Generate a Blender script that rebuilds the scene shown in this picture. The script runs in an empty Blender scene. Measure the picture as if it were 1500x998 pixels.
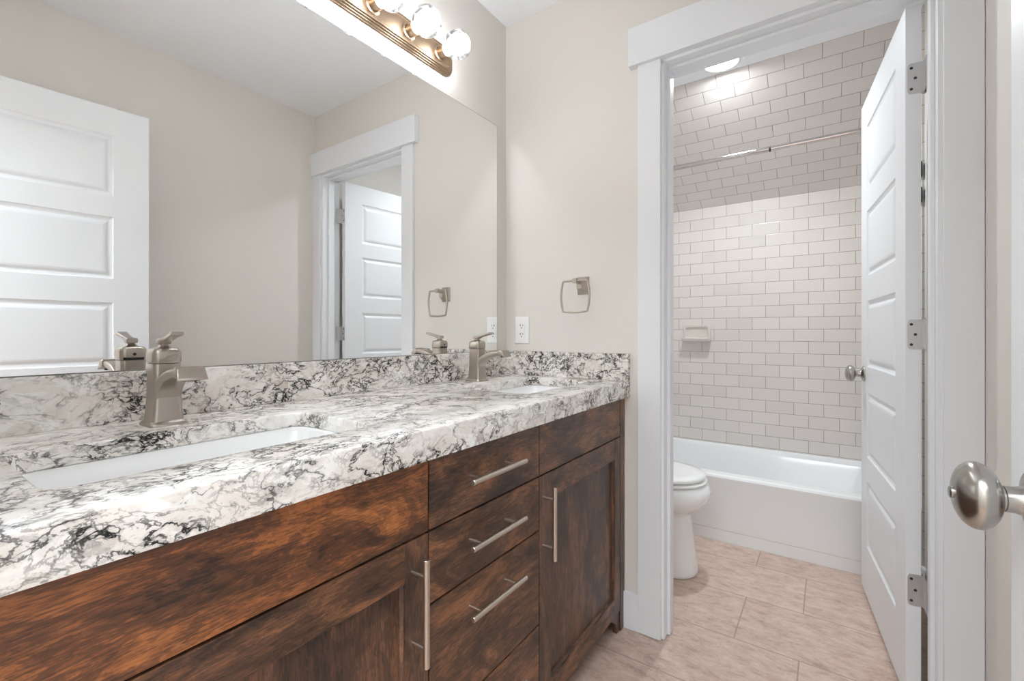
import bpy, bmesh, math, random
from math import sin, cos, pi, radians
from mathutils import Vector, Matrix

random.seed(7)
SC = bpy.context.scene
COL = SC.collection

# ------------------------------------------------------------------ camera
cam_d = bpy.data.cameras.new('camera')
cam_d.sensor_width = 36.0
cam_d.lens = 666.5 * 36.0 / 1500.0
cam_d.shift_y = -(499.0 - 487.83) / 1500.0
cam_d.clip_start = 0.02
cam = bpy.data.objects.new('camera', cam_d)
cam.location = (-1.6323, -1.1736, 1.0911)
cam.rotation_euler = (radians(90), 0, radians(34.84 - 90))
COL.objects.link(cam)
SC.camera = cam

# ------------------------------------------------------------------ light levels
BULB = 35.0          # emission of each vanity globe's core
CAN = 120.0           # emission of the toilet room downlight
CAN_SPOT = 38.0      # W, the beam of that downlight
HALL = 54.0          # W, fill light added in the unseen hallway
SC.view_settings.view_transform = 'Standard'
SC.view_settings.look = 'None'
SC.view_settings.gamma = 1.0
SC.view_settings.use_curve_mapping = False
SC.view_settings.exposure = 0.04
SC.cycles.max_bounces = 14
SC.cycles.diffuse_bounces = 7
SC.cycles.glossy_bounces = 6
SC.cycles.transparent_max_bounces = 12
SC.cycles.sample_clamp_indirect = 40.0
SC.cycles.caustics_reflective = True
SC.cycles.blur_glossy = 0.0

world = bpy.data.worlds.new('world')
SC.world = world
world.use_nodes = True
world.node_tree.nodes['Background'].inputs[0].default_value = (1, 1, 1, 1)
world.node_tree.nodes['Background'].inputs[1].default_value = 0.35

hl = bpy.data.lights.new('hall_fill', 'AREA')  # added soft fill from behind the camera, no fixture modelled
hl.shape = 'RECTANGLE'
hl.size = 1.0
hl.size_y = 1.2
hl.energy = HALL
hl.color = (0.85, 0.93, 1.0)
hlo = bpy.data.objects.new('hall_fill', hl)
hlo.location = (-2.35, -1.05, 2.40)
COL.objects.link(hlo)


# ------------------------------------------------------------------ helpers
def setp(o, label=None, cat=None, group=None, kind=None):
    if label: o['label'] = label
    if cat: o['category'] = cat
    if group: o['group'] = group
    if kind: o['kind'] = kind
    return o


def thing(name, label, cat, loc=(0, 0, 0), rotz=0.0, group=None, kind=None):
    o = bpy.data.objects.new(name, None)
    o.empty_display_size = 0.05
    COL.objects.link(o)
    o.location = loc
    o.rotation_euler = (0, 0, rotz)
    return setp(o, label, cat, group, kind)


def obj(name, bm, mat, parent=None, smooth=None, off=None):
    """link bm as ONE mesh object. off: world offset subtracted (for parts built in world coords)"""
    if off is not None:
        bmesh.ops.translate(bm, verts=bm.verts, vec=-Vector(off))
    bmesh.ops.recalc_face_normals(bm, faces=bm.faces)
    me = bpy.data.meshes.new(name)
    bm.to_mesh(me)
    bm.free()
    if mat: me.materials.append(mat)
    if smooth is not None:
        for p in me.polygons: p.use_smooth = True
        me.set_sharp_from_angle(angle=radians(smooth))
    o = bpy.data.objects.new(name, me)
    COL.objects.link(o)
    if parent: o.parent = parent
    return o


def NB(): return bmesh.new()


def box(bm, x0, x1, y0, y1, z0, z1, bev=0.0, seg=2):
    if x0 > x1: x0, x1 = x1, x0
    if y0 > y1: y0, y1 = y1, y0
    if z0 > z1: z0, z1 = z1, z0
    vs = [bm.verts.new((x, y, z)) for x in (x0, x1) for y in (y0, y1) for z in (z0, z1)]
    F = [(0, 1, 3, 2), (4, 6, 7, 5), (0, 4, 5, 1), (2, 3, 7, 6), (0, 2, 6, 4), (1, 5, 7, 3)]
    fs = [bm.faces.new([vs[i] for i in f]) for f in F]
    if bev > 0:
        es = list({e for f in fs for e in f.edges})
        bmesh.ops.bevel(bm, geom=es, offset=bev, segments=seg, profile=0.5, affect='EDGES')
    return bm


def frame_of(d):
    d = Vector(d).normalized()
    u = Vector((0, 0, 1)) if abs(d.z) < 0.9 else Vector((1, 0, 0))
    a = d.cross(u).normalized()
    b = d.cross(a).normalized()
    return a, b


def loft(bm, rings, cap0=True, cap1=True, closed=True):
    R = [[bm.verts.new(p) for p in r] for r in rings]
    n = len(R[0])
    for i in range(len(R) - 1):
        for j in range(n if closed else n - 1):
            k = (j + 1) % n
            bm.faces.new((R[i][j], R[i][k], R[i + 1][k], R[i + 1][j]))
    if cap0: bm.faces.new(R[0][::-1])
    if cap1: bm.faces.new(R[-1])
    return bm


def cyl(bm, p0, p1, r0, r1=None, seg=20):
    p0, p1 = Vector(p0), Vector(p1)
    r1 = r0 if r1 is None else r1
    a, b = frame_of(p1 - p0)
    ring = lambda c, r: [c + a * (r * cos(2 * pi * i / seg)) + b * (r * sin(2 * pi * i / seg)) for i in range(seg)]
    return loft(bm, [ring(p0, r0), ring(p1, r1)])


def lathe(bm, org, axis, prof, seg=32, cap0=True, cap1=True):
    """prof: list of (radius, distance along axis)"""
    org = Vector(org); ax = Vector(axis).normalized()
    a, b = frame_of(ax)
    rings = []
    for r, h in prof:
        r = max(r, 1e-5)
        rings.append([org + ax * h + a * (r * cos(2 * pi * i / seg)) + b * (r * sin(2 * pi * i / seg)) for i in range(seg)])
    return loft(bm, rings, cap0, cap1)


def sphere(bm, c, r, seg=24, rings=14, sc=(1, 1, 1)):
    m = Matrix.Translation(c) @ Matrix.Diagonal((r * sc[0], r * sc[1], r * sc[2], 1))
    bmesh.ops.create_uvsphere(bm, u_segments=seg, v_segments=rings, radius=1.0, matrix=m)
    return bm


def rrect(w, h, r, n=6):
    """2D rounded rectangle, centred"""
    pts = []
    for cx, cy, a0 in ((w / 2 - r, h / 2 - r, 0), (-w / 2 + r, h / 2 - r, 90), (-w / 2 + r, -h / 2 + r, 180), (w / 2 - r, -h / 2 + r, 270)):
        for i in range(n + 1):
            a = radians(a0 + 90 * i / n)
            pts.append((cx + r * cos(a), cy + r * sin(a)))
    return pts


def tube(bm, pts, r, seg=10, closed=False, flat=None):
    """swept tube through pts"""
    P = [Vector(p) for p in pts]
    n = len(P)
    rings = []
    up = None
    for i in range(n):
        if closed:
            t = (P[(i + 1) % n] - P[i - 1]).normalized()
        else:
            t = (P[min(i + 1, n - 1)] - P[max(i - 1, 0)]).normalized()
        if up is None:
            a, b = frame_of(t)
        else:
            a = (up - t * up.dot(t)).normalized()
            b = t.cross(a)
        up = a
        rings.append([P[i] + a * (r * cos(2 * pi * k / seg)) + b * (r * sin(2 * pi * k / seg)) for k in range(seg)])
    if closed:
        rings.append(rings[0])
        loft(bm, rings, False, False)
        bmesh.ops.remove_doubles(bm, verts=bm.verts, dist=1e-6)
        return bm
    return loft(bm, rings)


# ------------------------------------------------------------------ materials
def srgb(r, g, b):
    f = lambda c: (c / 255 / 12.92) if c / 255 <= 0.04045 else ((c / 255 + 0.055) / 1.055) ** 2.4
    return (f(r), f(g), f(b), 1.0)


class M:
    """small node-building wrapper"""
    def __init__(s, name):
        s.m = bpy.data.materials.new(name)
        s.m.use_nodes = True
        s.t = s.m.node_tree
        s.b = s.t.nodes['Principled BSDF']
        s.out = s.t.nodes['Material Output']

    def n(s, typ, **kw):
        nd = s.t.nodes.new(typ)
        for k, v in kw.items():
            if hasattr(nd, k) and not k.startswith('i_'):
                setattr(nd, k, v)
        return nd

    def l(s, a, b): s.t.links.new(a, b)

    def set(s, **kw):
        for k, v in kw.items():
            s.b.inputs[k.replace('_', ' ')].default_value = v
        return s

    def coord(s, kind='Object', scale=(1, 1, 1), rand=0.0, rot=(0, 0, 0)):
        tc = s.n('ShaderNodeTexCoord')
        mp = s.n('ShaderNodeMapping')
        mp.inputs['Scale'].default_value = scale
        mp.inputs['Rotation'].default_value = rot
        s.l(tc.outputs[kind], mp.inputs['Vector'])
        if rand:
            oi = s.n('ShaderNodeObjectInfo')
            vm = s.n('ShaderNodeVectorMath', operation='SCALE')
            vm.inputs[0].default_value = (rand, rand * 0.7, rand * 1.3)
            s.l(oi.outputs['Random'], vm.inputs['Scale'])
            s.l(vm.outputs[0], mp.inputs['Location'])
        return mp.outputs['Vector']

    def noise(s, vec, scale, detail=4, rough=0.55, dist=0.0):
        nd = s.n('ShaderNodeTexNoise')
        nd.inputs['Scale'].default_value = scale
        nd.inputs['Detail'].default_value = detail
        nd.inputs['Roughness'].default_value = rough
        nd.inputs['Distortion'].default_value = dist
        s.l(vec, nd.inputs['Vector'])
        return nd.outputs['Fac']

    def ramp(s, fac, stops, interp='LINEAR'):
        nd = s.n('ShaderNodeValToRGB')
        nd.color_ramp.interpolation = interp
        els = nd.color_ramp.elements
        while len(els) < len(stops): els.new(0.5)
        for e, (p, c) in zip(els, stops):
            e.position = p
            e.color = c if isinstance(c, tuple) else (c, c, c, 1)
        s.l(fac, nd.inputs['Fac'])
        return nd.outputs['Color']

    def math(s, op, a, b=None, clamp=False):
        nd = s.n('ShaderNodeMath', operation=op)
        nd.use_clamp = clamp
        for i, v in ((0, a), (1, b)):
            if v is None: continue
            if isinstance(v, (int, float)): nd.inputs[i].default_value = v
            else: s.l(v, nd.inputs[i])
        return nd.outputs[0]

    def mix(s, fac, a, b, blend='MIX'):
        nd = s.n('ShaderNodeMix', data_type='RGBA', blend_type=blend)
        for nm, v in (('Factor', fac), ('A', a), ('B', b)):
            sock = [i for i in nd.inputs if i.name == nm and (i.type == 'VALUE' if nm == 'Factor' else i.type == 'RGBA')][0]
            if isinstance(v, (int, float, tuple)): sock.default_value = v
            else: s.l(v, sock)
        return [o for o in nd.outputs if o.type == 'RGBA'][0]

    def bump(s, h, strength=0.1, dist=0.002):
        nd = s.n('ShaderNodeBump')
        nd.inputs['Strength'].default_value = strength
        nd.inputs['Distance'].default_value = dist
        s.l(h, nd.inputs['Height'])
        s.l(nd.outputs['Normal'], s.b.inputs['Normal'])

    def color(s, c):
        s.l(c, s.b.inputs['Base Color'])


def m_paint(name, col, rough=0.6, bump=0.12, scale=90):
    m = M(name).set(Base_Color=col, Roughness=rough)
    v = m.coord()
    m.bump(m.noise(v, scale, 3, 0.5), bump, 0.0015)
    return m.m


def m_plain(name, col, rough=0.4, metal=0.0, coat=0.0):
    m = M(name).set(Base_Color=col, Roughness=rough, Metallic=metal)
    if coat:
        m.b.inputs['Coat Weight'].default_value = coat
        m.b.inputs['Coat Roughness'].default_value = 0.05
    v = m.coord()
    m.bump(m.noise(v, 40, 2, 0.5), 0.02, 0.0005)
    return m.m


def m_nickel(name, col=srgb(196, 187, 177), rough=0.3, stretch=(4, 4, 160)):
    m = M(name).set(Base_Color=col, Roughness=rough, Metallic=1.0)
    v = m.coord(scale=stretch)
    f = m.noise(v, 6, 3, 0.6)
    m.l(m.ramp(f, [(0.3, rough - 0.02), (0.7, rough + 0.03)]), m.b.inputs['Roughness'])
    return m.m


def m_ceiling():
    m = M('ceiling_knockdown').set(Base_Color=srgb(240, 243, 247), Roughness=0.75)
    v = m.coord(scale=(1, 1.5, 1))
    f = m.noise(v, 16, 4, 0.6, 0.6)
    h = m.ramp(f, [(0.5, 0.0), (0.58, 1.0)])
    m.bump(h, 0.22, 0.003)
    return m.m


def m_granite():
    m = M('granite').set(Roughness=0.19)
    base = m.coord(scale=(0.85, 1.05, 1.25), rot=(0.30, 0.42, 0.35))
    nn = m.n('ShaderNodeTexNoise'); nn.inputs['Scale'].default_value = 7; nn.inputs['Detail'].default_value = 3
    m.l(base, nn.inputs['Vector'])
    sub = m.n('ShaderNodeVectorMath', operation='SUBTRACT'); m.l(nn.outputs['Color'], sub.inputs[0]); sub.inputs[1].default_value = (.5, .5, .5)
    scl = m.n('ShaderNodeVectorMath', operation='SCALE'); m.l(sub.outputs[0], scl.inputs[0]); scl.inputs['Scale'].default_value = 0.07
    add = m.n('ShaderNodeVectorMath', operation='ADD'); m.l(base, add.inputs[0]); m.l(scl.outputs[0], add.inputs[1])
    v = add.outputs[0]
    # crystals
    vo = m.n('ShaderNodeTexVoronoi'); vo.inputs['Scale'].default_value = 38; m.l(v, vo.inputs['Vector'])
    cell = m.ramp(vo.outputs['Color'], [(0.0, srgb(206, 197, 188)), (0.30, srgb(246, 245, 242)), (0.6, srgb(232, 227, 221)), (0.8, srgb(252, 252, 250)), (1.0, srgb(222, 214, 206))])
    patch = m.ramp(m.noise(v, 5.5, 5, 0.6), [(0.38, 0.0), (0.62, 1.0)])
    c1 = m.mix(m.math('MULTIPLY', patch, 0.40), cell, srgb(212, 197, 186))
    # fine brown speckle
    sp = m.ramp(m.noise(v, 95, 3, 0.6), [(0.60, 0.0), (0.70, 1.0)])
    spm = m.ramp(m.noise(v, 9, 3, 0.5), [(0.45, 0.0), (0.65, 1.0)])
    c2 = m.mix(m.math('MULTIPLY', m.math('MULTIPLY', sp, spm), 0.6), c1, srgb(150, 132, 118))

    def ridge(scale, detail, rough, dist, width):
        n = m.noise(v, scale, detail, rough, dist)
        d = m.math('ABSOLUTE', m.math('SUBTRACT', n, 0.5))
        return m.ramp(d, [(0.0, 1.0), (width * 0.45, 0.85), (width, 0.0)])
    mask = m.ramp(m.noise(v, 6.0, 4, 0.6, 0.5), [(0.36, 0.0), (0.56, 1.0)])
    mask2 = m.ramp(m.noise(v, 13.0, 3, 0.55), [(0.36, 0.0), (0.58, 1.0)])
    v1 = m.math('MULTIPLY', ridge(13.5, 6, 0.60, 0.35, 0.017), m.math('ADD', m.math('MULTIPLY', mask, 0.95), 0.15))
    v2 = m.math('MULTIPLY', ridge(29, 6, 0.62, 0.4, 0.030), m.math('ADD', m.math('MULTIPLY', mask, m.math('ADD', m.math('MULTIPLY', mask2, 0.85), 0.1)), 0.05))
    blot = m.math('MULTIPLY', m.ramp(m.noise(v, 42, 5, 0.72, 0.4), [(0.56, 0.0), (0.64, 1.0)]), m.math('MULTIPLY', mask, mask2))
    halo = m.math('MULTIPLY', m.math('MULTIPLY', ridge(13.5, 6, 0.60, 0.35, 0.07), 0.30), mask)
    c3 = m.mix(halo, c2, srgb(150, 143, 136))
    c4 = m.mix(m.math('MINIMUM', v2, 1.0), c3, srgb(58, 56, 53))
    c5 = m.mix(m.math('MULTIPLY', blot, 0.8), c4, srgb(50, 48, 47))
    c6 = m.mix(m.math('MINIMUM', v1, 1.0), c5, srgb(26, 28, 27))
    m.color(c6)
    return m.m


def m_wood(name, axis, lo, mid, hi, rand=6.0):
    """stained knotty alder, grain along axis 'x' or 'z' of the object"""
    m = M(name).set(Roughness=0.40)
    ax = lambda l, w: (l, w, w) if axis == 'x' else (w, w, l)
    vA = m.coord(scale=ax(2.6, 6.5), rand=rand)
    vB = m.coord(scale=ax(9, 58), rand=rand)
    vC = m.coord(scale=ax(24, 300), rand=rand)
    blo = m.noise(vA, 1.9, 7, 0.66, 0.6)
    mot = m.noise(vB, 1.4, 4, 0.65, 0.3)
    fib = m.noise(vC, 1.5, 3, 0.6)
    figure = m.math('MULTIPLY', m.math('ADD', m.math('SINE', m.math('MULTIPLY', blo, 95.0)), 1.0), 0.5)
    f = m.math('ADD', m.math('ADD', m.math('MULTIPLY', blo, 0.58), m.math('MULTIPLY', mot, 0.17)), m.math('ADD', m.math('MULTIPLY', fib, 0.25), m.math('MULTIPLY', figure, 0.035)))
    c = m.ramp(f, [(0.41, lo), (0.51, mid), (0.62, hi)])
    dk = tuple(x * 0.42 for x in lo[:3]) + (1,)
    sta = m.ramp(m.noise(vA, 2.3, 4, 0.6, 1.2), [(0.54, 0.0), (0.68, 1.0)])
    c = m.mix(m.math('MULTIPLY', sta, 0.62), c, dk)
    pores = m.ramp(m.noise(vC, 2.6, 2, 0.6), [(0.58, 0.0), (0.70, 1.0)])
    c = m.mix(m.math('MULTIPLY', pores, 0.40), c, dk)
    m.color(c)
    m.bump(fib, 0.05, 0.0006)
    m.b.inputs['Coat Weight'].default_value = 0.2
    m.b.inputs['Coat Roughness'].default_value = 0.25
    return m.m


def m_brick(name, c1, c2, mortar, bw, rh, ms, off, rough=0.20, bump=0.35, stone=False):
    """UV in decimetres"""
    m = M(name).set(Roughness=rough)
    tc = m.n('ShaderNodeTexCoord')
    def br(ms_, sm):
        b = m.n('ShaderNodeTexBrick')
        b.offset = off
        b.offset_frequency = 2
        b.inputs['Scale'].default_value = 1.0
        b.inputs['Brick Width'].default_value = bw
        b.inputs['Row Height'].default_value = rh
        b.inputs['Mortar Size'].default_value = ms_
        b.inputs['Mortar Smooth'].default_value = sm
        m.l(tc.outputs['UV'], b.inputs['Vector'])
        return b
    b = br(ms, 0.1)
    b.inputs['Color1'].default_value = c1
    b.inputs['Color2'].default_value = c2
    b.inputs['Mortar'].default_value = mortar
    if stone:
        mp = m.n('ShaderNodeMapping'); mp.inputs['Scale'].default_value = (0.7, 1.5, 1)
        m.l(tc.outputs['UV'], mp.inputs['Vector'])
        v = mp.outputs[0]
        cl = m.noise(v, 1.6, 14, 0.82, 0.25)
        tint = m.ramp(cl, [(0.36, srgb(150, 122, 108)), (0.48, srgb(198, 174, 160)), (0.62, srgb(224, 204, 192))])
        tint = m.mix(0.30, tint, b.outputs['Color'])
        pit = m.ramp(m.noise(v, 7, 5, 0.75), [(0.58, 0.0), (0.66, 1.0)])
        pitm = m.ramp(m.noise(v, 1.7, 3, 0.6), [(0.45, 0.0), (0.62, 1.0)])
        tint = m.mix(m.math('MULTIPLY', m.math('MULTIPLY', pit, pitm), 0.65), tint, srgb(128, 98, 84))
        n2 = m.noise(v, 1.5, 5, 0.6, 1.8)
        d2 = m.math('ABSOLUTE', m.math('SUBTRACT', n2, 0.5))
        scr = m.math('MULTIPLY', m.ramp(d2, [(0.0, 1.0), (0.006, 0.0)]), m.ramp(m.noise(v, 0.7, 2, 0.5), [(0.5, 0.0), (0.62, 1.0)]))
        tint = m.mix(m.math('MULTIPLY', scr, 0.55), tint, srgb(226, 208, 194))
        m.color(m.mix(b.outputs['Fac'], tint, mortar))
        m.bump(m.math('SUBTRACT', 1.0, b.outputs['Fac']), 0.3, 0.001)
    else:
        m.color(b.outputs['Color'])
        b2 = br(ms * 2.4, 1.0)
        m.bump(m.math('SUBTRACT', 1.0, b2.outputs['Fac']), bump, 0.0015)
        m.l(m.ramp(b.outputs['Fac'], [(0.0, rough), (1.0, 0.8)]), m.b.inputs['Roughness'])
    return m.m


def m_emit(name, col, strength):
    m = M(name)
    e = m.n('ShaderNodeEmission')
    e.inputs[0].default_value = col
    e.inputs[1].default_value = strength
    m.l(e.outputs[0], m.out.inputs['Surface'])
    return m.m


def m_globe():
    """thin clear glass envelope of a globe bulb with a frosty ripple"""
    m = M('globe_glass')
    tr = m.n('ShaderNodeBsdfTransparent')
    gl = m.n('ShaderNodeBsdfGlossy'); gl.inputs['Roughness'].default_value = 0.08
    df = m.n('ShaderNodeBsdfTranslucent'); df.inputs['Color'].default_value = (1, .97, .93, 1)
    v = m.coord(scale=(1, 1, 1))
    rip = m.ramp(m.noise(v, 60, 4, 0.6, 1.0), [(0.42, 0.03), (0.62, 0.20)])
    mx1 = m.n('ShaderNodeMixShader'); m.l(rip, mx1.inputs[0]); m.l(tr.outputs[0], mx1.inputs[1]); m.l(df.outputs[0], mx1.inputs[2])
    fr = m.n('ShaderNodeFresnel'); fr.inputs['IOR'].default_value = 1.45
    mx2 = m.n('ShaderNodeMixShader'); m.l(fr.outputs[0], mx2.inputs[0]); m.l(mx1.outputs[0], mx2.inputs[1]); m.l(gl.outputs[0], mx2.inputs[2])
    m.l(mx2.outputs[0], m.out.inputs['Surface'])
    return m.m


WALL = m_paint('wall_paint', srgb(222, 218, 212), 0.55)
CEIL = m_ceiling()
TRIM = m_plain('white_trim_paint', srgb(229, 232, 236), 0.32)
DOORW = m_plain('white_door_paint', srgb(231, 234, 238), 0.36)
GRAN = m_granite()
WOOD_H = m_wood('alder_grain_across', 'x', srgb(40, 27, 21), srgb(86, 58, 41), srgb(146, 98, 64))
WOOD_H2 = m_wood('alder_grain_across_warm', 'x', srgb(44, 28, 20), srgb(102, 62, 37), srgb(182, 112, 60))
WOOD_V = m_wood('alder_grain_upright', 'z', srgb(40, 28, 23), srgb(80, 55, 41), srgb(128, 88, 62))
DARK = m_plain('black_gap', srgb(16, 13, 12), 0.7)
NICK = m_nickel('brushed_nickel', srgb(184, 175, 166), 0.31)
NICKH = m_nickel('brushed_nickel_bar', srgb(206, 194, 182), 0.32, (160, 160, 160))
NICKD = m_nickel('satin_nickel_knob', srgb(176, 173, 168), 0.24, (3, 3, 3))
BRASSY = m_nickel('warm_nickel_plate', srgb(168, 146, 124), 0.34, (4, 4, 4))
HINGE = m_nickel('hinge_steel', srgb(205, 205, 206), 0.45, (30, 30, 30))
CHROME = m_plain('chrome', srgb(205, 200, 198), 0.10, 1.0)
PORC = m_plain('white_porcelain', srgb(243, 244, 244), 0.10, 0, 0.5)
TUBM = m_plain('white_tub_enamel', srgb(243, 245, 247), 0.14, 0, 0.4)
BISC = m_plain('biscuit_ceramic', srgb(218, 212, 206), 0.18, 0, 0.3)
PLAST = m_plain('white_plastic', srgb(236, 236, 236), 0.35)
BLACK = m_plain('black_metal', srgb(22, 22, 23), 0.4)
SCREW = m_plain('screw_steel', srgb(70, 70, 71), 0.5, 1.0)
MIRR = m_plain('mirror_silver', (0.93, 0.935, 0.93, 1), 0.0, 1.0)
TILE = m_brick('subway_tile', srgb(225, 219, 215), srgb(218, 212, 208), srgb(146, 132, 122), 1.543, 0.7624, 0.0125, 0.5)
FLOORM = m_brick('travertine_floor', srgb(192, 166, 152), srgb(212, 190, 176), srgb(164, 140, 124), 6.10, 3.08, 0.022, 0.676, rough=0.42, stone=True)


def uvmap(o, fn):
    me = o.data
    uv = me.uv_layers.new(name='UVMap')
    for p in me.polygons:
        for li in p.loop_indices:
            uv.data[li].uv = fn(me.vertices[me.loops[li].vertex_index].co, p.normal)


# ------------------------------------------------------------------ room shell
YR = -1.497      # right wall
XB = -1.645      # wall behind the camera
XT = 1.70        # tiled wall behind the tub
YL = 0.035       # left wall of the toilet room
HC = 2.4415
TH = 0.115       # end wall thickness


def struct(name, bm, mat, label, cat, smooth=None):
    o = obj(name, bm, mat, None, smooth)
    return setp(o, label, cat, None, 'structure')


b = NB(); box(b, -3.25, XT + .1, YR - .1, .12, -.06, 0)
fl = struct('floor', b, FLOORM, 'pinkish beige travertine tile floor running from vanity into tub room', 'floor')
uvmap(fl, lambda c, n: ((c.y + 1.0925) * 10, (c.x - 0.154) * 10 + 3.08 * 20))

b = NB(); box(b, XB, 0.932, YR - .1, .12, HC, HC + .06)
struct('ceiling', b, CEIL, 'flat white textured ceiling over vanity and toilet room', 'ceiling')

b = NB(); box(b, XB, 0.115, -.004, .10, 0, HC)
struct('wall_left', b, WALL, 'beige painted wall behind the long mirror', 'wall')

b = NB()
box(b, 0, TH, -0.677, -.004, 0, HC)
box(b, 0, TH, YR, -1.428, 0, HC)
box(b, 0, TH, -1.428, -0.677, 2.068, HC)
struct('wall_end', b, WALL, 'beige end wall with the towel ring and the open doorway', 'wall')

b = NB(); box(b, XB, XT, YR - .1, YR, 0, HC)
struct('wall_right', b, WALL, 'beige wall opposite the mirror, behind the nearest white door', 'wall')

b = NB()
box(b, XB - .115, XB, -.60, -.004, 0, HC)
box(b, XB - .115, XB, YR, -1.45, 0, HC)
box(b, XB - .115, XB, -1.45, -.60, 2.07, HC)
struct('wall_back', b, WALL, 'beige wall with the entry doorway the view is taken from', 'wall')

b = NB(); box(b, TH, XT, YL, YL + .1, 0, HC)
struct('wall_left_inner', b, WALL, 'toilet room wall behind the toilet tank', 'wall')

# tiled wall behind the tub and sloping tiled ceiling above it
b = NB(); box(b, XT, XT + .1, YR - .05, YL + .05, 0, 1.9524)
tw = struct('wall_tiled', b, TILE, 'white subway tile wall behind the bathtub, below the slope', 'tiled wall')
uvmap(tw, lambda c, n: ((c.y + .3005 + .07715) * 10, (c.z - .3515) * 10 + .7624 * 10))
b = NB()
sl = [(0.93, 2.4415), (XT, 1.9524), (XT + .1, 1.9524), (XT + .1, 2.05), (0.97, 2.52), (.93, 2.52)]
loft(b, [[Vector((x, YR - .05, z)) for x, z in sl], [Vector((x, YL + .05, z)) for x, z in sl]])
ts = struct('ceiling_sloped', b, TILE, 'sloping subway tile ceiling over the bathtub, above the curtain rod', 'tiled ceiling')
uvmap(ts, lambda c, n: ((c.y + .3005 + .07715) * 10, 22 * .7624 + math.hypot(XT - c.x, c.z - 1.9524) * 10 * (12 * .07624 / math.hypot(.77, .4891))))
b = NB(); box(b, 0.87, XT, YR, YR + .008, 0, 2.44)
tr_ = struct('wall_tiled_right', b, TILE, 'narrow strip of tiled wall seen past the open inner door hinges', 'tiled wall')
uvmap(tr_, lambda c, n: (c.x * 10 + .4, (c.z - .3515) * 10 + .7624 * 10))

# hallway behind the camera (open doorway lets the added fill light in)
b = NB(); box(b, -3.25, XB - .115, YR - .1, YR, 0, HC); box(b, -3.25, XB - .115, .02, .12, 0, HC); box(b, -3.35, -3.25, YR - .1, .12, 0, HC)
struct('wall_hall', b, WALL, 'hallway walls behind the viewpoint', 'wall')
b = NB(); box(b, -3.25, XB, YR - .1, .12, HC, HC + .06)
struct('ceiling_hall', b, CEIL, 'hallway ceiling behind the viewpoint', 'ceiling')

# baseboards
b = NB(); box(b, -.013, 0, -.604, -.02, 0, .134, .002)
struct('baseboard_end', b, TRIM, 'short white baseboard between vanity end and door casing', 'baseboard')
b = NB(); box(b, XB, -.03, YR, YR + .013, 0, .134, .002)
struct('baseboard_right', b, TRIM, 'white baseboard along the wall opposite the mirror', 'baseboard')
b = NB(); box(b, TH + .02, .865, YR, YR + .013, 0, .134, .002)
struct('baseboard_inner', b, TRIM, 'white baseboard in the toilet room behind the inner door', 'baseboard')

# door casing of the end wall doorway
t = thing('trim_1', 'white door casing with deep flat header around the tub room doorway', 'door casing', (0, -1.05, 0), kind='structure')
o_ = (0, -1.05, 0)
b = NB(); box(b, -.030, -.0005, YR + .001, -.573, 2.0605, 2.198, .0015); obj('header_board', b, TRIM, t, off=o_)
b = NB(); box(b, -.016, -.0005, -.686, -.604, .003, 2.0605, .0015); obj('side_casing', b, TRIM, t, off=o_)
b = NB(); box(b, -.016, -.0005, YR + .001, -1.420, .003, 2.0605, .0015); obj('side_casing', b, TRIM, t, off=o_)
b = NB(); box(b, -.002, TH + .002, -.695, -.677, .003, 2.055, .001); obj('jamb', b, TRIM, t, off=o_)
b = NB(); box(b, -.002, TH + .002, -1.428, -1.410, .003, 2.055, .001); obj('jamb', b, TRIM, t, off=o_)
b = NB(); box(b, -.002, TH + .002, -1.428, -.677, 2.050, 2.068, .001); obj('head_jamb', b, TRIM, t, off=o_)
b = NB(); box(b, .035, .072, -.706, -.695, .003, 2.050, .001); obj('door_stop', b, TRIM, t, off=o_)
b = NB(); box(b, .035, .072, -1.410, -1.400, .003, 2.050, .001); obj('door_stop', b, TRIM, t, off=o_)
b = NB(); box(b, .035, .072, -1.400, -.706, 2.039, 2.050, .001); obj('door_stop', b, TRIM, t, off=o_)
# casing on the toilet room side
b = NB(); box(b, TH, TH + .016, -.686, -.604, .003, 2.0605, .0015); obj('side_casing', b, TRIM, t, off=o_)
b = NB(); box(b, TH, TH + .03, -1.38, -.573, 2.0605, 2.198, .0015); obj('header_board', b, TRIM, t, off=o_)


# ------------------------------------------------------------------ five-panel doors
PANELS = ((1.670, 1.927), (1.320, 1.582), (.955, 1.220), (.590, .852), (.225, .490))


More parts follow.
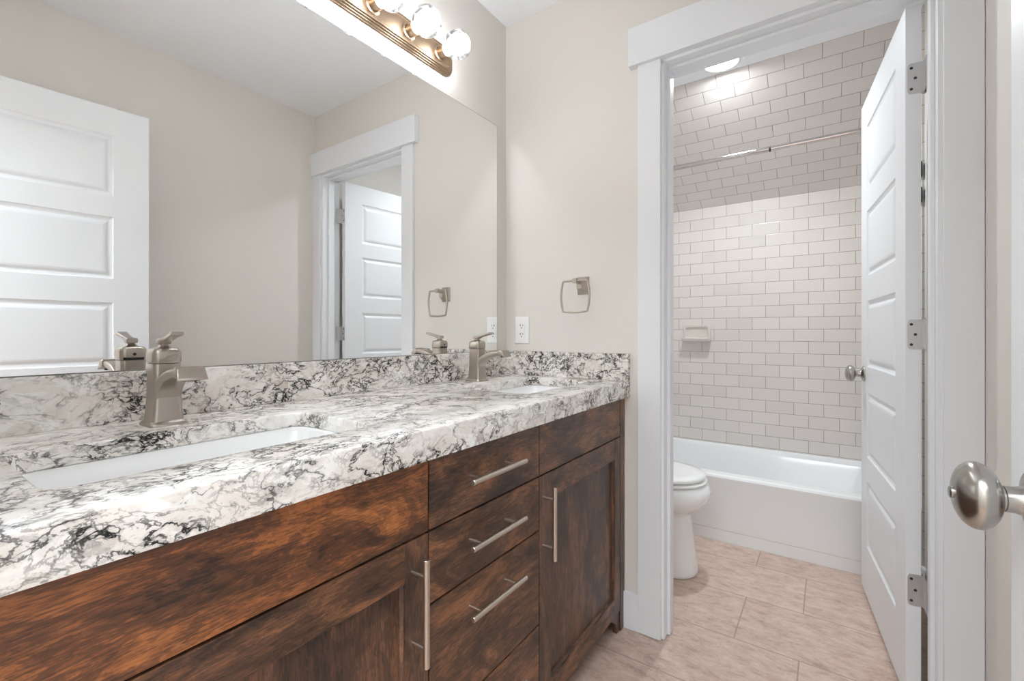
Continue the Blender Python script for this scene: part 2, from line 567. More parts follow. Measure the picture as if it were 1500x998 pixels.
def door_slab(w, th=.035, z0=.022, z1=2.045, stile=.118):
    bm = NB()
    V = lambda x, y, z: bm.verts.new((x, y, z))
    xs = [0, stile, w - stile, w]
    zs = [z0] + [z for p in reversed(PANELS) for z in p] + [z1]
    for side in (0, 1):
        y = 0.0 if side == 0 else -th
        sg = -1 if side == 0 else 1      # inward
        def quad(a, b_, c, d):
            bm.faces.new([V(*p) for p in (a, b_, c, d)])
        for i in range(len(zs) - 1):
            for j in range(3):
                x0, x1, za, zb = xs[j], xs[j + 1], zs[i], zs[i + 1]
                if j == 1 and i % 2 == 1:
                    steps = [(0, 0), (.004, .0045), (.012, .0075), (.017, .0078), (.021, .0055), (.027, .002), (.034, .0005)]
                    R = []
                    for inset, dep in steps:
                        R.append([(x0 + inset, y + sg * dep, za + inset), (x1 - inset, y + sg * dep, za + inset),
                                  (x1 - inset, y + sg * dep, zb - inset), (x0 + inset, y + sg * dep, zb - inset)])
                    for k in range(len(R) - 1):
                        for q in range(4):
                            quad(R[k][q], R[k][(q + 1) % 4], R[k + 1][(q + 1) % 4], R[k + 1][q])
                    quad(*R[-1])
                else:
                    quad((x0, y, za), (x1, y, za), (x1, y, zb), (x0, y, zb))
    def edge(a, b_):
        (xa, za), (xb, zb) = a, b_
        bm.faces.new([V(xa, 0, za), V(xb, 0, zb), V(xb, -th, zb), V(xa, -th, za)])
    for i in range(len(zs) - 1):
        edge((0, zs[i]), (0, zs[i + 1])); edge((w, zs[i]), (w, zs[i + 1]))
    for j in range(3):
        edge((xs[j], z0), (xs[j + 1], z0)); edge((xs[j], z1), (xs[j + 1], z1))
    bmesh.ops.remove_doubles(bm, verts=bm.verts, dist=1e-5)
    return bm


def knob(parent, x, z, y0, sgn, lock):
    """satin egg knob on the face y0, pointing sgn*y"""
    bm = NB()
    lathe(bm, (x, y0, z), (0, sgn, 0), [(.0325, 0), (.0325, .003), (.030, .006), (.022, .0085), (.0150, .012), (.0132, .018), (.0130, .026),
                                          (.0118, .0265), (.0118, .0285), (.0135, .0290)], 40)
    obj('rose', bm, NICKD, parent, 40)
    bm = NB()
    prof = [(.0128, .0290)]
    for i in range(0, 25):
        a = 0.42 + (pi - 0.42) * i / 24
        prof.append((max(.0345 * sin(a) ** 0.90, .0004), .0470 - (.0195 if a < pi / 2 else .0180) * cos(a)))
    lathe(bm, (x, y0, z), (0, sgn, 0), prof, 40)
    k = obj('knob', bm, NICKD, parent, 60)
    if lock:
        bm = NB()
        lathe(bm, (x, y0, z), (0, sgn, 0), [(.0062, .0638), (.0062, .0668), (.005, .0675)], 24)
        bt = obj('lock_button', bm, NICKD, k, 40)
    return k


def hinge(parent, z0, z1, w_leaf=.030):
    """hinge on the door's hinge edge (x = 0); knuckles at the back corner"""
    bm = NB()
    pts = [(-w_leaf / 2, 0)]
    h = z1 - z0
    out = rrect(.060, h, .014, 6)
    ring = [(-.040 + max(px + .030, .0) if False else px, pz) for px, pz in out]
    # leaf: rounded corners only on the outer (front) side
    prof = []
    for px, pz in out:
        yy = -.035 + (px + .030) * .5 + .0005
        if px < 0: yy = -.035; pz = math.copysign(h / 2, pz)
        prof.append((yy, z0 + h / 2 + pz))
    loft(bm, [[Vector((0.0, y, z)) for y, z in prof], [Vector((-.0022, y, z)) for y, z in prof]])
    hg = obj('hinge', bm, HINGE, parent)
    bm = NB()
    n = 5
    for k in range(n):
        a = z0 + h * k / n + .0006; e = z0 + h * (k + 1) / n - .0006
        cyl(bm, (.0035, -.0425, a), (.0035, -.0425, e), .0058, seg=16)
    cyl(bm, (.0035, -.0425, z1), (.0035, -.0425, z1 + .004), .0045, .003, 12)
    cyl(bm, (.0035, -.0425, z0 - .003), (.0035, -.0425, z0), .003, .0045, 12)
    box(bm, -.0022, .003, -.0425, -.034, z0 + .001, z1 - .001)
    obj('hinge_knuckle', bm, HINGE, hg, 40)
    for yy, zz in ((-.013, z1 - .014), (-.022, (z0 + z1) / 2), (-.013, z0 + .014)):
        bm = NB()
        lathe(bm, (-.0022, yy, zz), (-1, 0, 0), [(.0040, 0), (.0036, .0006), (.0016, .0007), (.0012, .0001)], 14)
        obj('screw', bm, SCREW, hg, 40)
    return hg


def jamb_leaf(parent, z0, z1, ang):
    """the other leaf, lying on the jamb; placed in door space"""
    bm = NB()
    c, s = cos(-ang), sin(-ang)
    rot = lambda x, y: (c * x - s * y, s * x + c * y)
    piv = (.0035, -.0425)
    for (x0, x1, y0, y1) in ((-.040, -.004, -.0010, .0012),):
        q = [(x0, y0), (x1, y0), (x1, y1), (x0, y1)]
        q = [(piv[0] + rot(*p)[0], piv[1] + rot(*p)[1]) for p in q]
        loft(bm, [[Vector((x, y, z0)) for x, y in q], [Vector((x, y, z1)) for x, y in q]])
    return obj('hinge_leaf', bm, HINGE, parent)


DA = radians(5.7)
d1 = thing('door_1', 'open white five-panel door swung into the tub room', 'door', (.1205, -1.358, 0), DA, kind='structure')
obj('door_slab', door_slab(.70), DOORW, d1)
knob(d1, .640, .921, 0, 1, False); knob(d1, .640, .921, -.035, -1, False)
for z0, z1 in ((.298, .389), (1.043, 1.130), (1.787, 1.876)):
    hinge(d1, z0, z1); jamb_leaf(d1, z0, z1, DA)
b = NB(); box(b, .70, .7012, -.029, -.006, .89, .95); obj('latch_plate', b, HINGE, d1)

DB = radians(4.3)
d2 = thing('door_2', 'open white five-panel entry door at the right edge, also filling the left of the mirror', 'door', (-1.641, -1.398, 0), DB, kind='structure')
obj('door_slab', door_slab(.75, stile=.120), DOORW, d2)
knob(d2, .684, .921, 0, 1, True); knob(d2, .684, .921, -.035, -1, False)
b = NB(); box(b, .75, .7512, -.029, -.006, .89, .95); obj('latch_plate', b, HINGE, d2)

# ------------------------------------------------------------------ vanity cabinet
YF = -.55
vo = (-.81, -.30, 0)
van = thing('vanity_cabinet', 'dark-stained knotty alder double vanity under the granite counter', 'vanity', vo)
b = NB()
box(b, -1.622, -1.602, -.528, -.006, 0, .855)
box(b, -.022, -.002, -.528, -.006, 0, .855)
box(b, -1.602, -.022, -.528, -.006, .085, .103)
box(b, -1.602, -.022, -.016, -.006, .103, .855)
box(b, -1.020, -1.004, -.528, -.016, .103, .855)
box(b, -.620, -.604, -.528, -.016, .103, .855)
obj('carcass', b, WOOD_V, van, off=vo)
b = NB()
box(b, -1.602, -.022, -.5285, -.5275, .103, .850)  # thin black sheet: shade in the gaps between fronts, put in as colour
obj('gap_shade', b, DARK, van, off=vo)
b = NB(); box(b, -1.602, -.022, -.478, -.460, 0, .085); obj('toe_kick', b, WOOD_H, van, off=vo)
b = NB(); box(b, -.0445, -.002, YF, -.528, .003, .8555, .001); obj('end_stile', b, WOOD_V, van, off=vo)
b = NB(); box(b, -1.622, -1.5775, YF, -.528, .003, .8555, .001); obj('end_stile', b, WOOD_V, van, off=vo)
b = NB()
# little bracket under the door beside the foot
pr = [(-.0445, .003), (-.0445, .0775), (-.125, .0775), (-.100, .060), (-.080, .045), (-.070, .025), (-.066, .003)]
loft(b, [[Vector((x, -.545, z)) for x, z in pr], [Vector((x, -.530, z)) for x, z in pr]]); obj('foot_bracket', b, WOOD_V, van, off=vo)
b = NB(); box(b, -1.013 + .0018, -.611 - .0018, YF + .004, -.5285, .847, .8555); obj('top_rail', b, WOOD_H, van, off=vo)


def bar_handle(parent, p0, p1, posts):
    bm = NB()
    p0, p1 = Vector(p0), Vector(p1)
    d = (p1 - p0).normalized()
    lathe(bm, p0, d, [(.0052, 0), (.0060, .0008), (.0060, (p1 - p0).length - .0008), (.0052, (p1 - p0).length)], 18)
    for q in posts:
        q = Vector(q)
        cyl(bm, (q.x, YF, q.z), (q.x, -.583, q.z), .0042, seg=14)
    return obj('handle', bm, NICKH, parent, 40, off=vo)


g = .0018
ffs = ((-1.5755, -1.013, WOOD_H2), (-.611, -.0465, WOOD_H))
for x0, x1, mt in ffs:
    b = NB(); box(b, x0 + g, x1 - g, YF, -.5295, .7155, .8555, .0012); obj('false_front', b, mt, van, off=vo)
for z0, z1 in ((.7155, .8470 + .0085), (.5745, .7115), (.3275, .5705), (.0800, .3235)):
    b = NB(); box(b, -1.013 + g, -.611 - g, YF, -.5295, z0, z1, .0012)
    dr = obj('drawer_front', b, WOOD_H, van, off=vo)
    zh = min(z1, .847) - .058
    bar_handle(dr, (-.926, -.586, zh), (-.730, -.586, zh), [(-.892, 0, zh), (-.764, 0, zh)])


def cab_door(x0, x1, z0, z1, sl_, sr_, hx):
    ya, yb = YF, -.5295
    bm = NB()
    xa, xb, za, zb = x0 + sl_ - .001, x1 - sr_ + .001, z0 + .062, z1 - .071
    box(bm, xa, xb, ya + .011, yb + .004, za, zb)
    dr_ = obj('cabinet_door', bm, WOOD_V, van, off=vo)
    for xx0, xx1 in ((x0, x0 + sl_), (x1 - sr_, x1)):
        bm = NB(); box(bm, xx0, xx1, ya, yb, z0, z1, .001); obj('stile', bm, WOOD_V, dr_, off=vo)
    for zz0, zz1 in ((z1 - .072, z1), (z0, z0 + .063)):
        bm = NB(); box(bm, x0 + sl_, x1 - sr_, ya + .0002, yb, zz0, zz1, .001); obj('rail', bm, WOOD_H, dr_, off=vo)
    # chamfered sticking round the panel
    bm = NB()
    loft(bm, [[Vector((x, y, z)) for x, z in ((xa + i, za + i), (xb - i, za + i), (xb - i, zb - i), (xa + i, zb - i))] for i, y in ((0, ya + .003), (.006, ya + .0108))], False, False)
    obj('panel_moulding', bm, WOOD_V, dr_, off=vo)
    bar_handle(dr_, (hx, -.586, .494), (hx, -.586, .687), [(hx, 0, .527), (hx, 0, .655)])


cab_door(-.611 + g, -.0465 - g, .0785, .7115, .060, .048, -.592)
cab_door(-1.5755 + g, -1.013 - g, .0785, .7115, .057, .057, -1.0545)

# ------------------------------------------------------------------ granite counter
ZC = .914
co = (-.81, -.30, ZC)
ct = thing('granite_countertop', 'white granite counter with black veining and matching backsplash', 'countertop', co)
bm = NB()
X0, X1, Y0, Y1 = XB + .002, -.001, -.571, -.006


def loop2(pts, z=ZC):
    vs = [bm.verts.new((x, y, z)) for x, y in pts]
    return [bm.edges.new((vs[i], vs[(i + 1) % len(vs)])) for i in range(len(vs))]


SINKS = [(-1.2885, -.3255, .451, .257), (-.3125, -.3245, .435, .261)]
edges = loop2([(X0, Y0), (X1, Y0), (X1, Y1), (X0, Y1)])
for cx, cy, w, h in SINKS:
    edges += loop2([(cx + px, cy + py) for px, py in rrect(w, h, .034, 8)])
bmesh.ops.triangle_fill(bm, use_beauty=True, use_dissolve=False, edges=edges)
topf = list(bm.faces)
ex = bmesh.ops.extrude_face_region(bm, geom=topf)
bmesh.ops.translate(bm, verts=[v for v in ex['geom'] if isinstance(v, bmesh.types.BMVert)], vec=(0, 0, -.030))
bmesh.ops.recalc_face_normals(bm, faces=bm.faces)
be = [e for e in bm.edges if all(abs(v.co.z - ZC) < 1e-6 for v in e.verts) and len(e.link_faces) == 2 and abs(e.calc_face_angle(0)) > 1.0
      and not all(v.co.y > -.02 for v in e.verts) and not all(v.co.x > -.01 for v in e.verts)]
bmesh.ops.bevel(bm, geom=be, offset=.0045, segments=3, profile=0.5, affect='EDGES')
box(bm, X0, X1, Y0, -.532, ZC - .0575, ZC - .030)
obj('slab', bm, GRAN, ct, 35, off=co)
bm = NB(); box(bm, X0, X1 - .021, -.026, -.006, ZC, 1.014, .0018); obj('backsplash', bm, GRAN, ct, off=co)
bm = NB(); box(bm, -.0215, -.0005, -.5705, -.006, ZC, 1.014, .0018); obj('side_splash', bm, GRAN, ct, off=co)

# sinks
for i, (cx, cy, w, h) in enumerate(SINKS):
    so = (cx, cy, .75)
    s = thing('undermount_sink', ['white rectangular undermount sink nearest the viewer, set in the granite below the left faucet',
                                  'white rectangular undermount sink at the far end of the counter, below the right faucet'][i], 'sink', so, group='undermount sinks')
    bm = NB()
    R = []
    for dw, z, r in ((.030, .8825, .045), (.004, .8830, .036), (.000, .8815, .036), (-.008, .870, .04), (-.020, .82, .05), (-.034, .768, .06), (-.060, .752, .06), (-.14, .746, .05), (-.21, .744, .02)):
        R.append([Vector((cx + px, cy + py, z)) for px, py in rrect(w + dw, h + dw, r, 8)])
    O = []
    for dw, z, r in ((-.20, .730, .02), (-.05, .738, .06), (-.01, .765, .06), (.010, .86, .05), (.030, .872, .045)):
        O.append([Vector((cx + px, cy + py, z)) for px, py in rrect(w + dw, h + dw, r, 8)])
    loft(bm, O + R, True, True)
    obj('basin', bm, PORC, s, 50, off=so)
    bm = NB(); lathe(bm, (cx, cy, .7442), (0, 0, 1), [(.024, 0), (.024, .002), (.019, .003), (.017, .001), (.006, .0012)], 24)
    obj('drain', bm, CHROME, s, 40, off=so)


# ------------------------------------------------------------------ faucets
def faucet(x, y, label):
    f = thing('faucet', label, 'faucet', (x, y, ZC + .0003), 0, 'sink faucets')
    # foot flange
    bm = NB()
    R = []
    for w, z in ((.066, 0), (.066, .003), (.062, .006), (.0545, .0085), (.053, .010)):
        R.append([Vector((px, py, z)) for px, py in rrect(w * .96, w, .009, 5)])
    loft(bm, R); obj('foot', bm, NICK, f, 50)
    # body (slightly tapering square column)
    bm = NB()
    R = []
    for w, z in ((.0545, .008), (.0505, .030), (.0475, .060), (.0465, .090), (.0465, .1175)):
        R.append([Vector((px, py, z)) for px, py in rrect(w * .96, w, .008, 5)])
    loft(bm, R); obj('body', bm, NICK, f, 50)
    # spout: swept arc of rectangular section, blending out of the body front
    bm = NB()
    path = [(-.010, .0820, .0440, .0450), (-.0225, .0860, .0500, .0450), (-.026, .0885, .0580, .0450), (-.032, .0925, .0670, .0450), (-.042, .0980, .0765, .0448), (-.056, .1040, .0855, .0446),
            (-.072, .1085, .0915, .0443), (-.090, .1115, .0955, .0440), (-.104, .1125, .0985, .0438), (-.116, .1130, .0990, .0436)]
    R = []
    for py, zt, zb, w in path:
        R.append([Vector((px, py, (zt + zb) / 2 + pz)) for px, pz in rrect(w * .94, zt - zb, .0045, 4)])
    loft(bm, R); obj('spout', bm, NICK, f, 50)
    # flared square tip
    bm = NB()
    R = []
    for py, zt, zb, w in ((-.111, .1140, .0985, .0440), (-.115, .1165, .0955, .0455), (-.128, .1145, .0940, .0455), (-.1330, .1030, .0925, .0465), (-.1360, .0965, .0920, .0475)):
        R.append([Vector((px, py, (zt + zb) / 2 + pz)) for px, pz in rrect(w, zt - zb, min(.004, (zt - zb) * .3), 4)])
    loft(bm, R); tip = obj('spout_tip', bm, NICK, f, 50)
    bm = NB(); box(bm, -.014, .014, -.130, -.116, .0905, .0940, .001); obj('aerator', bm, BLACK, tip)
    # cap above the seam
    bm = NB(); loft(bm, [[Vector((px, py, z)) for px, py in rrect(.040, .042, .008, 5)] for z in (.1175, .1192)]); obj('seam', bm, BLACK, f, 50)
    bm = NB()
    R = []
    for w, z in ((.0475, .1190), (.0490, .1210), (.0495, .130), (.0490, .138), (.0470, .1430), (.0430, .1458), (.0405, .1465)):
        R.append([Vector((px, py, z)) for px, py in rrect(w * .97, w, .010, 5)])
    loft(bm, R); cap = obj('cap', bm, NICK, f, 50)
    bm = NB(); cyl(bm, (0, .0235, .131), (0, .0252, .131), .0032, seg=14); obj('set_screw_hole', bm, BLACK, cap)
    bm = NB(); box(bm, -.019, .017, .0215, .0247, .1192, .1245, .001); obj('rear_slot', bm, BLACK, cap)
    # lever: pedestal + handle
    bm = NB()
    R = []
    for w, z in ((.034, .1460), (.028, .1475), (.019, .1500), (.0145, .1530), (.0140, .1550)):
        R.append([Vector((px, py, z)) for px, py in rrect(w, w, w * .28, 5)])
    loft(bm, R); obj('lever_stem', bm, NICK, f, 50)
    bm = NB()
    R = []
    for py, z, w, th in ((.0120, .1600, .019, .010), (.0100, .1600, .0205, .0115), (-.0075, .1605, .0205, .0115), (-.0125, .1625, .0165, .0100), (-.032, .1680, .0165, .0085),
                         (-.050, .1725, .0190, .0082), (-.062, .1752, .0215, .0085), (-.0660, .1755, .0210, .0062)):
        R.append([Vector((px, py, z + pz)) for px, pz in rrect(w, th, min(.0035, th * .35), 4)])
    loft(bm, R); obj('lever', bm, NICK, f, 50)
    return f


faucet(-1.292, -.110, 'brushed nickel single-lever faucet at the near sink, the larger one in view')
faucet(-.3285, -.110, 'brushed nickel single-lever faucet at the far sink beside the end wall')

# ------------------------------------------------------------------ wall mirror
mo = (-.86, -.010, 1.5)
b = NB(); box(b, XB + .01, -.0795, -.0155, -.0050, 1.0155, 1.9715, .0006, 1)
mir = obj('wall_mirror', b, MIRR, None, off=mo); mir.location = mo
b = NB(); box(b, XB + .0088, -.0783, -.0150, -.0048, 1.0146, 1.9727); obj('glass_edge', b, m_plain('mirror_edge', srgb(120, 124, 120), .3), mir, off=mo)
setp(mir, 'large frameless mirror along the wall above the backsplash', 'mirror')

# ------------------------------------------------------------------ vanity light
lo = (-.803, -.004, 2.097)
vl = thing('vanity_light', 'brushed nickel bar light with a row of clear globe bulbs above the mirror', 'wall light', lo)


def rplate(bm, w, h, r, y0, y1, w2=None, h2=None):
    w2 = w2 or w; h2 = h2 or h
    rr = lambda W, H, y: [Vector((lo[0] + px, y, lo[2] + pz)) for px, pz in rrect(W, H, r, 8)]
    loft(bm, [rr(w, h, y0), rr(w2, h2, y1)])


W_ = .898
b = NB()
rplate(b, W_, .108, .046, -.0042, -.010, W_, .108)
rplate(b, W_ - .002, .106, .046, -.0100, -.0140, W_ - .012, .096)
rplate(b, W_ - .016, .092, .042, -.0140, -.0200, W_ - .022, .086)
rplate(b, W_ - .026, .082, .038, -.0200, -.0250, W_ - .032, .076)
obj('back_plate', b, BRASSY, vl, 30, off=lo)
b = NB()
ring = rrect(W_ - .050, .060, .028, 8)
# resample the outline evenly for the beading
per = []
tot = 0
for i in range(len(ring)):
    p, q = Vector(ring[i]), Vector(ring[(i + 1) % len(ring)])
    per.append((tot, p, q)); tot += (q - p).length
nb = 330
for k in range(nb):
    s_ = tot * k / nb
    for (t0, p, q) in reversed(per):
        if s_ >= t0:
            u = (s_ - t0) / max((q - p).length, 1e-9)
            c_ = p.lerp(q, min(u, 1)); break
    bmesh.ops.create_icosphere(b, subdivisions=2, radius=.0017, matrix=Matrix.Translation((lo[0] + c_.x, -.0252, lo[2] + c_.y)))
obj('beading', b, BRASSY, vl, 60, off=lo)
GLOBE = m_globe()
CORE = m_emit('bulb_glow', (.94, .965, 1.0, 1), BULB)
for k in range(6):
    bx_ = -.4373 - .1464 * k
    b = NB(); lathe(b, (bx_, -.0245, lo[2]), (0, -1, 0), [(.0275, 0), (.0275, .003), (.0215, .0055), (.0205, .030), (.0215, .0305), (.0215, .0335), (.0175, .0340)], 28)
    sk = obj('socket', b, BRASSY, vl, 40, off=lo)
    b = NB()
    prof = [(.0135, .0345), (.0150, .041), (.0200, .0475)]
    for i in range(5, 25):
        a = pi * i / 25
        prof.append((.0475 * sin(a), .0850 + .012 - .0475 * cos(a)))
    prof.append((.0005, .0850 + .012 + .0475))
    lathe(b, (bx_, -.0245 + .012, lo[2]), (0, -1, 0), prof, 32, True, True)
    bl = obj('bulb', b, GLOBE, vl, 70, off=lo)
    b = NB(); sphere(b, (bx_, -.0975, lo[2]), .027, 20, 12); obj('bulb_core', b, CORE, bl, 70, off=lo)

# ------------------------------------------------------------------ towel ring
to = (0, -.381, 1.277)
tr = thing('towel_ring', 'brushed nickel square towel ring on the end wall, above the counter end', 'towel ring', to)
b = NB()
R = []
for x, w, h in ((-.0005, .050, .070), (-.004, .050, .070), (-.006, .044, .064), (-.018, .034, .050), (-.032, .026, .036), (-.040, .022, .030)):
    R.append([Vector((x, to[1] + py, to[2] + pz)) for py, pz in rrect(w, h, .003, 3)])
loft(b, R); obj('mounting_post', b, NICK, tr, 35, off=to)
b = NB()
R = []
for x, w in ((-.039, .017), (-.048, .013), (-.056, .015), (-.060, .019), (-.072, .019), (-.075, .016)):
    R.append([Vector((x, to[1] + .003 + py, 1.2905 + pz)) for py, pz in rrect(w, w, .003, 3)])
loft(b, R); obj('ring_holder', b, NICK, tr, 35, off=to)
b = NB()
pts = []
cy, czr = -.377, 1.232
def bow(p, q, k, n=10):
    p, q = Vector(p), Vector(q)
    d = q - p; nrm = Vector((d.y, -d.x)).normalized()
    return [p.lerp(q, i / n) + nrm * (k * 4 * (i / n) * (1 - i / n)) for i in range(n)]
c4 = [(-.051, .058), (.051, .058), (.051, -.058), (-.051, -.058)]
for i in range(4):
    k = -.009 if i in (1, 3) else (-.004 if i == 2 else -.001)
    pts += bow(c4[i], c4[(i + 1) % 4], k)
tube(b, [(-.066, cy + p.x, czr + p.y) for p in pts], .0042, 8, True)
obj('ring', b, NICK, tr, 50, off=to)

# ------------------------------------------------------------------ outlet
oo = (0, -.0925, 1.1025)
ou = thing('wall_outlet', 'white duplex wall outlet beside the mirror on the end wall', 'outlet', oo)
b = NB()
loft(b, [[Vector((x, oo[1] + py, oo[2] + pz)) for py, pz in rrect(w, h, .003, 3)] for x, w, h in ((-.0005, .073, .117), (-.0025, .073, .117), (-.0062, .066, .110))])
obj('cover_plate', b, PLAST, ou, 30, off=oo)
b = NB(); box(b, -.0080, -.006, oo[1] - .0165, oo[1] + .0165, oo[2] - .0335, oo[2] + .0335, .0006)
rc = obj('receptacle', b, PLAST, ou, off=oo)
for zz in (.0175, -.0195):
    b = NB()
    box(b, -.0083, -.0078, oo[1] + .0050, oo[1] + .0078, oo[2] + zz - .0005, oo[2] + zz + .0085)
    box(b, -.0083, -.0078, oo[1] - .0078, oo[1] - .0055, oo[2] + zz, oo[2] + zz + .0078)
    cyl(b, (-.0078, oo[1], oo[2] + zz - .0075), (-.0083, oo[1], oo[2] + zz - .0075), .0026, seg=12)
    obj('socket_slots', b, DARK, rc, off=oo)
for zz in (.047, -.047):
    b = NB(); cyl(b, (-.006, oo[1], oo[2] + zz), (-.0068, oo[1], oo[2] + zz), .0026, seg=12); obj('screw', b, PLAST, ou, 40, off=oo)

# ------------------------------------------------------------------ bathtub
to2 = (1.32, -.73, 0)
tub = thing('bathtub', 'white alcove bathtub with plain apron below the subway tile', 'bathtub', to2)
TX0, TX1, TY0, TY1 = .9417, XT - .001, YR + .009, YL - .002
cxm, cym = (TX0 + TX1) / 2, (TY0 + TY1) / 2
b = NB()
def tring(x0, x1, y0, y1, z, r, n=8):
    return [Vector(((x0 + x1) / 2 + px, (y0 + y1) / 2 + py, z)) for px, py in rrect(x1 - x0, y1 - y0, r, n)]
R = [tring(TX0 + .004, TX1, TY0, TY1, 0, .003), tring(TX0 + .005, TX1, TY0, TY1, .059, .003), tring(TX0 - .004, TX1, TY0, TY1, .066, .003), tring(TX0 - .0045, TX1, TY0, TY1, .072, .003), tring(TX0 - .004, TX1, TY0, TY1, .10, .003),
     tring(TX0 + .001, TX1, TY0, TY1, .30, .003), tring(TX0 - .001, TX1, TY0, TY1, .322, .003), tring(TX0 - .001, TX1, TY0, TY1, .334, .004), tring(TX0 + .005, TX1, TY0, TY1, .343, .005), tring(TX0 + .016, TX1, TY0 + .004, TY1 - .004, .3475, .006),
     tring(TX0 + .060, TX1 - .028, TY0 + .05, TY1 - .05, .3495, .05), tring(TX0 + .078, TX1 - .045, TY0 + .07, TY1 - .07, .342, .08), tring(TX0 + .090, TX1 - .056, TY0 + .085, TY1 - .085, .320, .09),
     tring(TX0 + .112, TX1 - .085, TY0 + .11, TY1 - .18, .15, .11), tring(TX0 + .135, TX1 - .11, TY0 + .14, TY1 - .24, .075, .12), tring(TX0 + .19, TX1 - .17, TY0 + .20, TY1 - .32, .055, .11), tring(TX0 + .28, TX1 - .26, TY0 + .35, TY1 - .5, .052, .06)]
loft(b, R, True, True)
obj('tub_shell', b, TUBM, tub, 19, off=to2)
b = NB(); lathe(b, (1.30, -1.22, .0535), (0, 0, 1), [(.030, 0), (.030, .003), (.022, .004), (.004, .004)], 24); obj('drain', b, CHROME, tub, 40, off=to2)

# ------------------------------------------------------------------ curtain rod
ro = (.95, -.73, 2.003)
rod = thing('curtain_rod', 'chrome shower curtain rod spanning above the bathtub front', 'curtain rod', ro)
b = NB(); cyl(b, (.95, YL - .006, 2.003), (.95, -.935, 2.003), .0135, seg=20); obj('outer_tube', b, CHROME, rod, 40, off=ro)
b = NB(); cyl(b, (.95, -.935, 2.003), (.95, YR + .014, 2.003), .0118, seg=20); obj('inner_tube', b, CHROME, rod, 40, off=ro)
b = NB(); cyl(b, (.95, -.931, 2.003), (.95, -.939, 2.003), .0139, seg=20); obj('collar', b, BLACK, rod, 40, off=ro)
for y0, y1 in ((YL - .0005, YL - .012), (YR + .0085, YR + .020)):
    b = NB(); lathe(b, (.95, y0, 2.003), (0, 1 if y1 > y0 else -1, 0), [(.032, 0), (.032, .004), (.020, .0115)], 24); obj('end_flange', b, CHROME, rod, 40, off=ro)

# ------------------------------------------------------------------ soap dish
so = (XT, -.423, 1.088)
sd = thing('soap_dish', 'small biscuit ceramic soap dish on the subway tile wall above the tub', 'soap dish', so)
b = NB()
R = []
for x, w, h, r in ((XT - .0005, .178, .108, .012), (XT - .012, .178, .108, .014), (XT - .018, .172, .102, .016), (XT - .018, .150, .082, .014), (XT - .006, .136, .066, .012)):
    R.append([Vector((x, so[1] + py, so[2] + .004 + pz)) for py, pz in rrect(w, h, r, 6)])
loft(b, R); obj('back_frame', b, BISC, sd, 50, off=so)
b = NB()
R = []
for z, d, w in ((1.034, .014, .158), (1.030, .036, .168), (1.033, .062, .176), (1.043, .074, .182), (1.052, .077, .184), (1.056, .073, .178), (1.050, .064, .166), (1.044, .045, .152), (1.043, .018, .146)):
    R.append([Vector((XT - .001 - d / 2 + px, so[1] + py, z)) for px, py in rrect(d, w, min(.012, d * .45), 6)])
loft(b, R); obj('tray', b, BISC, sd, 50, off=so)

# ------------------------------------------------------------------ toilet
po = (.525, -.35, 0)
wc = thing('toilet', 'white elongated toilet partly hidden behind the left door casing', 'toilet', po)
CX = .525


def egg(hw, yf, yb, z, n=40, p=2.3):
    """ring: rounder at the front (yf, negative), squarer at the back"""
    pts = []
    ym = yf + min(abs(yf - yb) * .5, hw * 1.25)
    for i in range(n):
        a = 2 * pi * i / n
        c_, s_ = cos(a), sin(a)
        pw = 2.0 / (2.15 if s_ < 0 else 3.2)
        x = hw * math.copysign(abs(c_) ** pw, c_)
        y = (ym - yf) * math.copysign(abs(s_) ** pw, s_) if s_ < 0 else (yb - ym) * abs(s_) ** pw
        pts.append(Vector((CX + x, ym + y, z)))
    return pts


b = NB()
secs = [(.098, -.685, -.16, .001), (.104, -.690, -.155, .008), (.104, -.690, -.155, .02), (.098, -.684, -.16, .06), (.090, -.674, -.17, .14), (.085, -.664, -.17, .22), (.084, -.661, -.17, .262),
        (.096, -.668, -.16, .278), (.122, -.690, -.15, .296), (.150, -.715, -.14, .318), (.170, -.735, -.13, .342), (.1785, -.7425, -.12, .365), (.1790, -.741, -.12, .380), (.176, -.735, -.12, .396), (.170, -.727, -.12, .408), (.160, -.715, -.13, .412)]
loft(b, [egg(hw, yf, yb, z) for hw, yf, yb, z in secs]); obj('bowl', b, PORC, wc, 60, off=po)
b = NB()
secs = [(.150, -.702, -.19, .4125), (.166, -.718, -.19, .4165), (.1745, -.727, -.19, .4185), (.1755, -.728, -.19, .425), (.171, -.723, -.19, .4285)]
loft(b, [egg(*s_[:3], s_[3]) for s_ in secs]); obj('seat', b, PORC, wc, 50, off=po)
b = NB()
secs = [(.150, -.700, -.17, .4295), (.162, -.711, -.17, .4340), (.1725, -.721, -.17, .4375), (.1745, -.722, -.17, .443), (.1725, -.720, -.17, .450), (.165, -.712, -.175, .4545), (.13, -.67, -.2, .4575), (.07, -.58, -.26, .459)]
loft(b, [egg(*s_[:3], s_[3]) for s_ in secs]); obj('lid', b, PORC, wc, 60, off=po)
b = NB()
loft(b, [[Vector((CX + px, -.075 + py, z)) for px, py in rrect(w, d, .025, 5)] for z, w, d in ((.395, .34, .17), (.41, .37, .185), (.75, .40, .195))]); obj('tank', b, PORC, wc, 50, off=po)
b = NB()
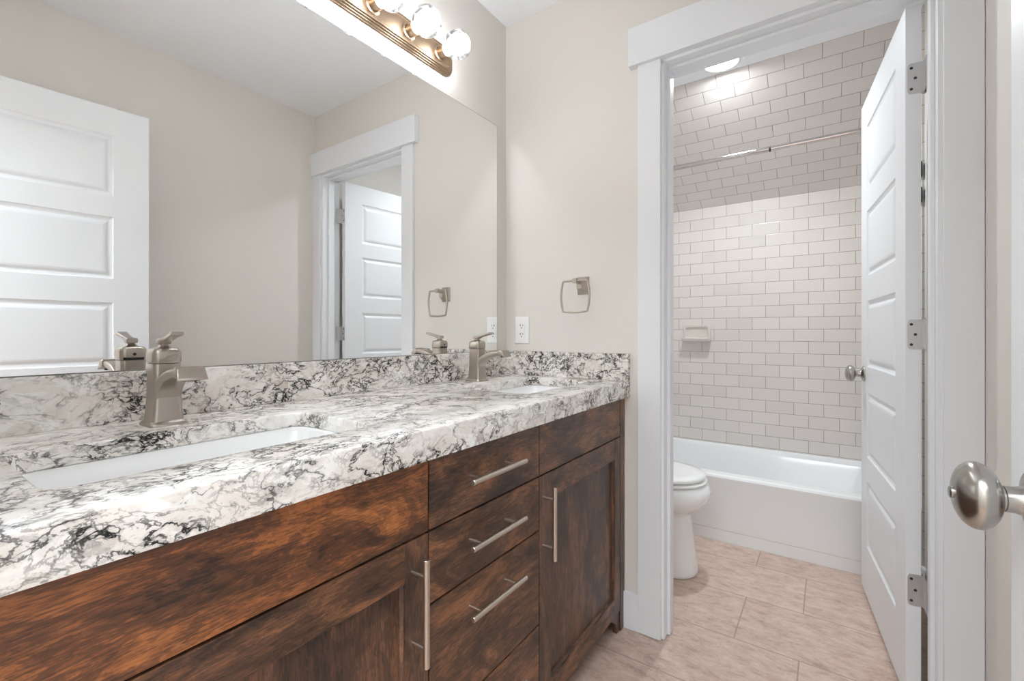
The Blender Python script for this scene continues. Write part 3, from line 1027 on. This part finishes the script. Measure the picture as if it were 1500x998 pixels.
loft(b, [[Vector((CX + px, -.075 + py, z)) for px, py in rrect(w, d, .028, 5)] for z, w, d in ((.7505, .41, .205), (.757, .416, .212), (.778, .416, .212), (.785, .40, .195))]); obj('tank_lid', b, PORC, wc, 50, off=po)
b = NB(); cyl(b, (CX - .15, -.172, .69), (CX - .15, -.188, .69), .009, seg=14); box(b, CX - .155, CX - .09, -.194, -.186, .684, .696, .002); obj('flush_lever', b, CHROME, wc, 40, off=po)

# ------------------------------------------------------------------ toilet room downlight
do = (.822, -.735, HC)
dl = thing('recessed_downlight', 'round white recessed ceiling light glowing above the doorway head', 'ceiling light', do)
b = NB(); lathe(b, (do[0], do[1], HC - .0002), (0, 0, -1), [(.100, 0), (.098, .004), (.080, .007), (.0765, .005), (.0765, .001)], 40, False, False); obj('trim_ring', b, PLAST, dl, 50, off=do)
b = NB(); lathe(b, (do[0], do[1], HC - .0004), (0, 0, -1), [(.0765, 0), (.0765, .004), (.060, .0055), (.02, .006)], 40); obj('lens', b, m_emit('downlight_glow', (.90, .96, 1.0, 1), CAN), dl, 50, off=do)

ld = bpy.data.lights.new('downlight_beam', 'SPOT')
ld.energy = CAN_SPOT; ld.spot_size = radians(140); ld.spot_blend = 0.6; ld.shadow_soft_size = .035; ld.color = (.90, .96, 1.0)
ldo = bpy.data.objects.new('downlight_beam', ld); ldo.location = (0, 0, -.012); COL.objects.link(ldo); ldo.parent = dl

# ------------------------------------------------------------------ black hook glimpsed through the hinge gap
ho = (.905, YR + .008, 1.72)
hk = thing('wall_hook', 'small black wall hook glimpsed in the gap beside the inner door hinges', 'hook', ho)
b = NB(); box(b, .855, .955, YR + .0085, YR + .016, 1.735, 1.795, .002); obj('back_plate', b, BLACK, hk, off=ho)
b = NB()
tube(b, [(.905, YR + .014, 1.742), (.905, YR + .030, 1.728), (.905, YR + .046, 1.715), (.905, YR + .056, 1.704), (.905, YR + .058, 1.694), (.905, YR + .050, 1.690)], .006, 10)
obj('prong', b, BLACK, hk, 50, off=ho)
b = NB(); box(b, .855, .955, YR + .0085, YR + .020, 1.628, 1.690, .002); obj('lower_plate', b, BLACK, hk, off=ho)
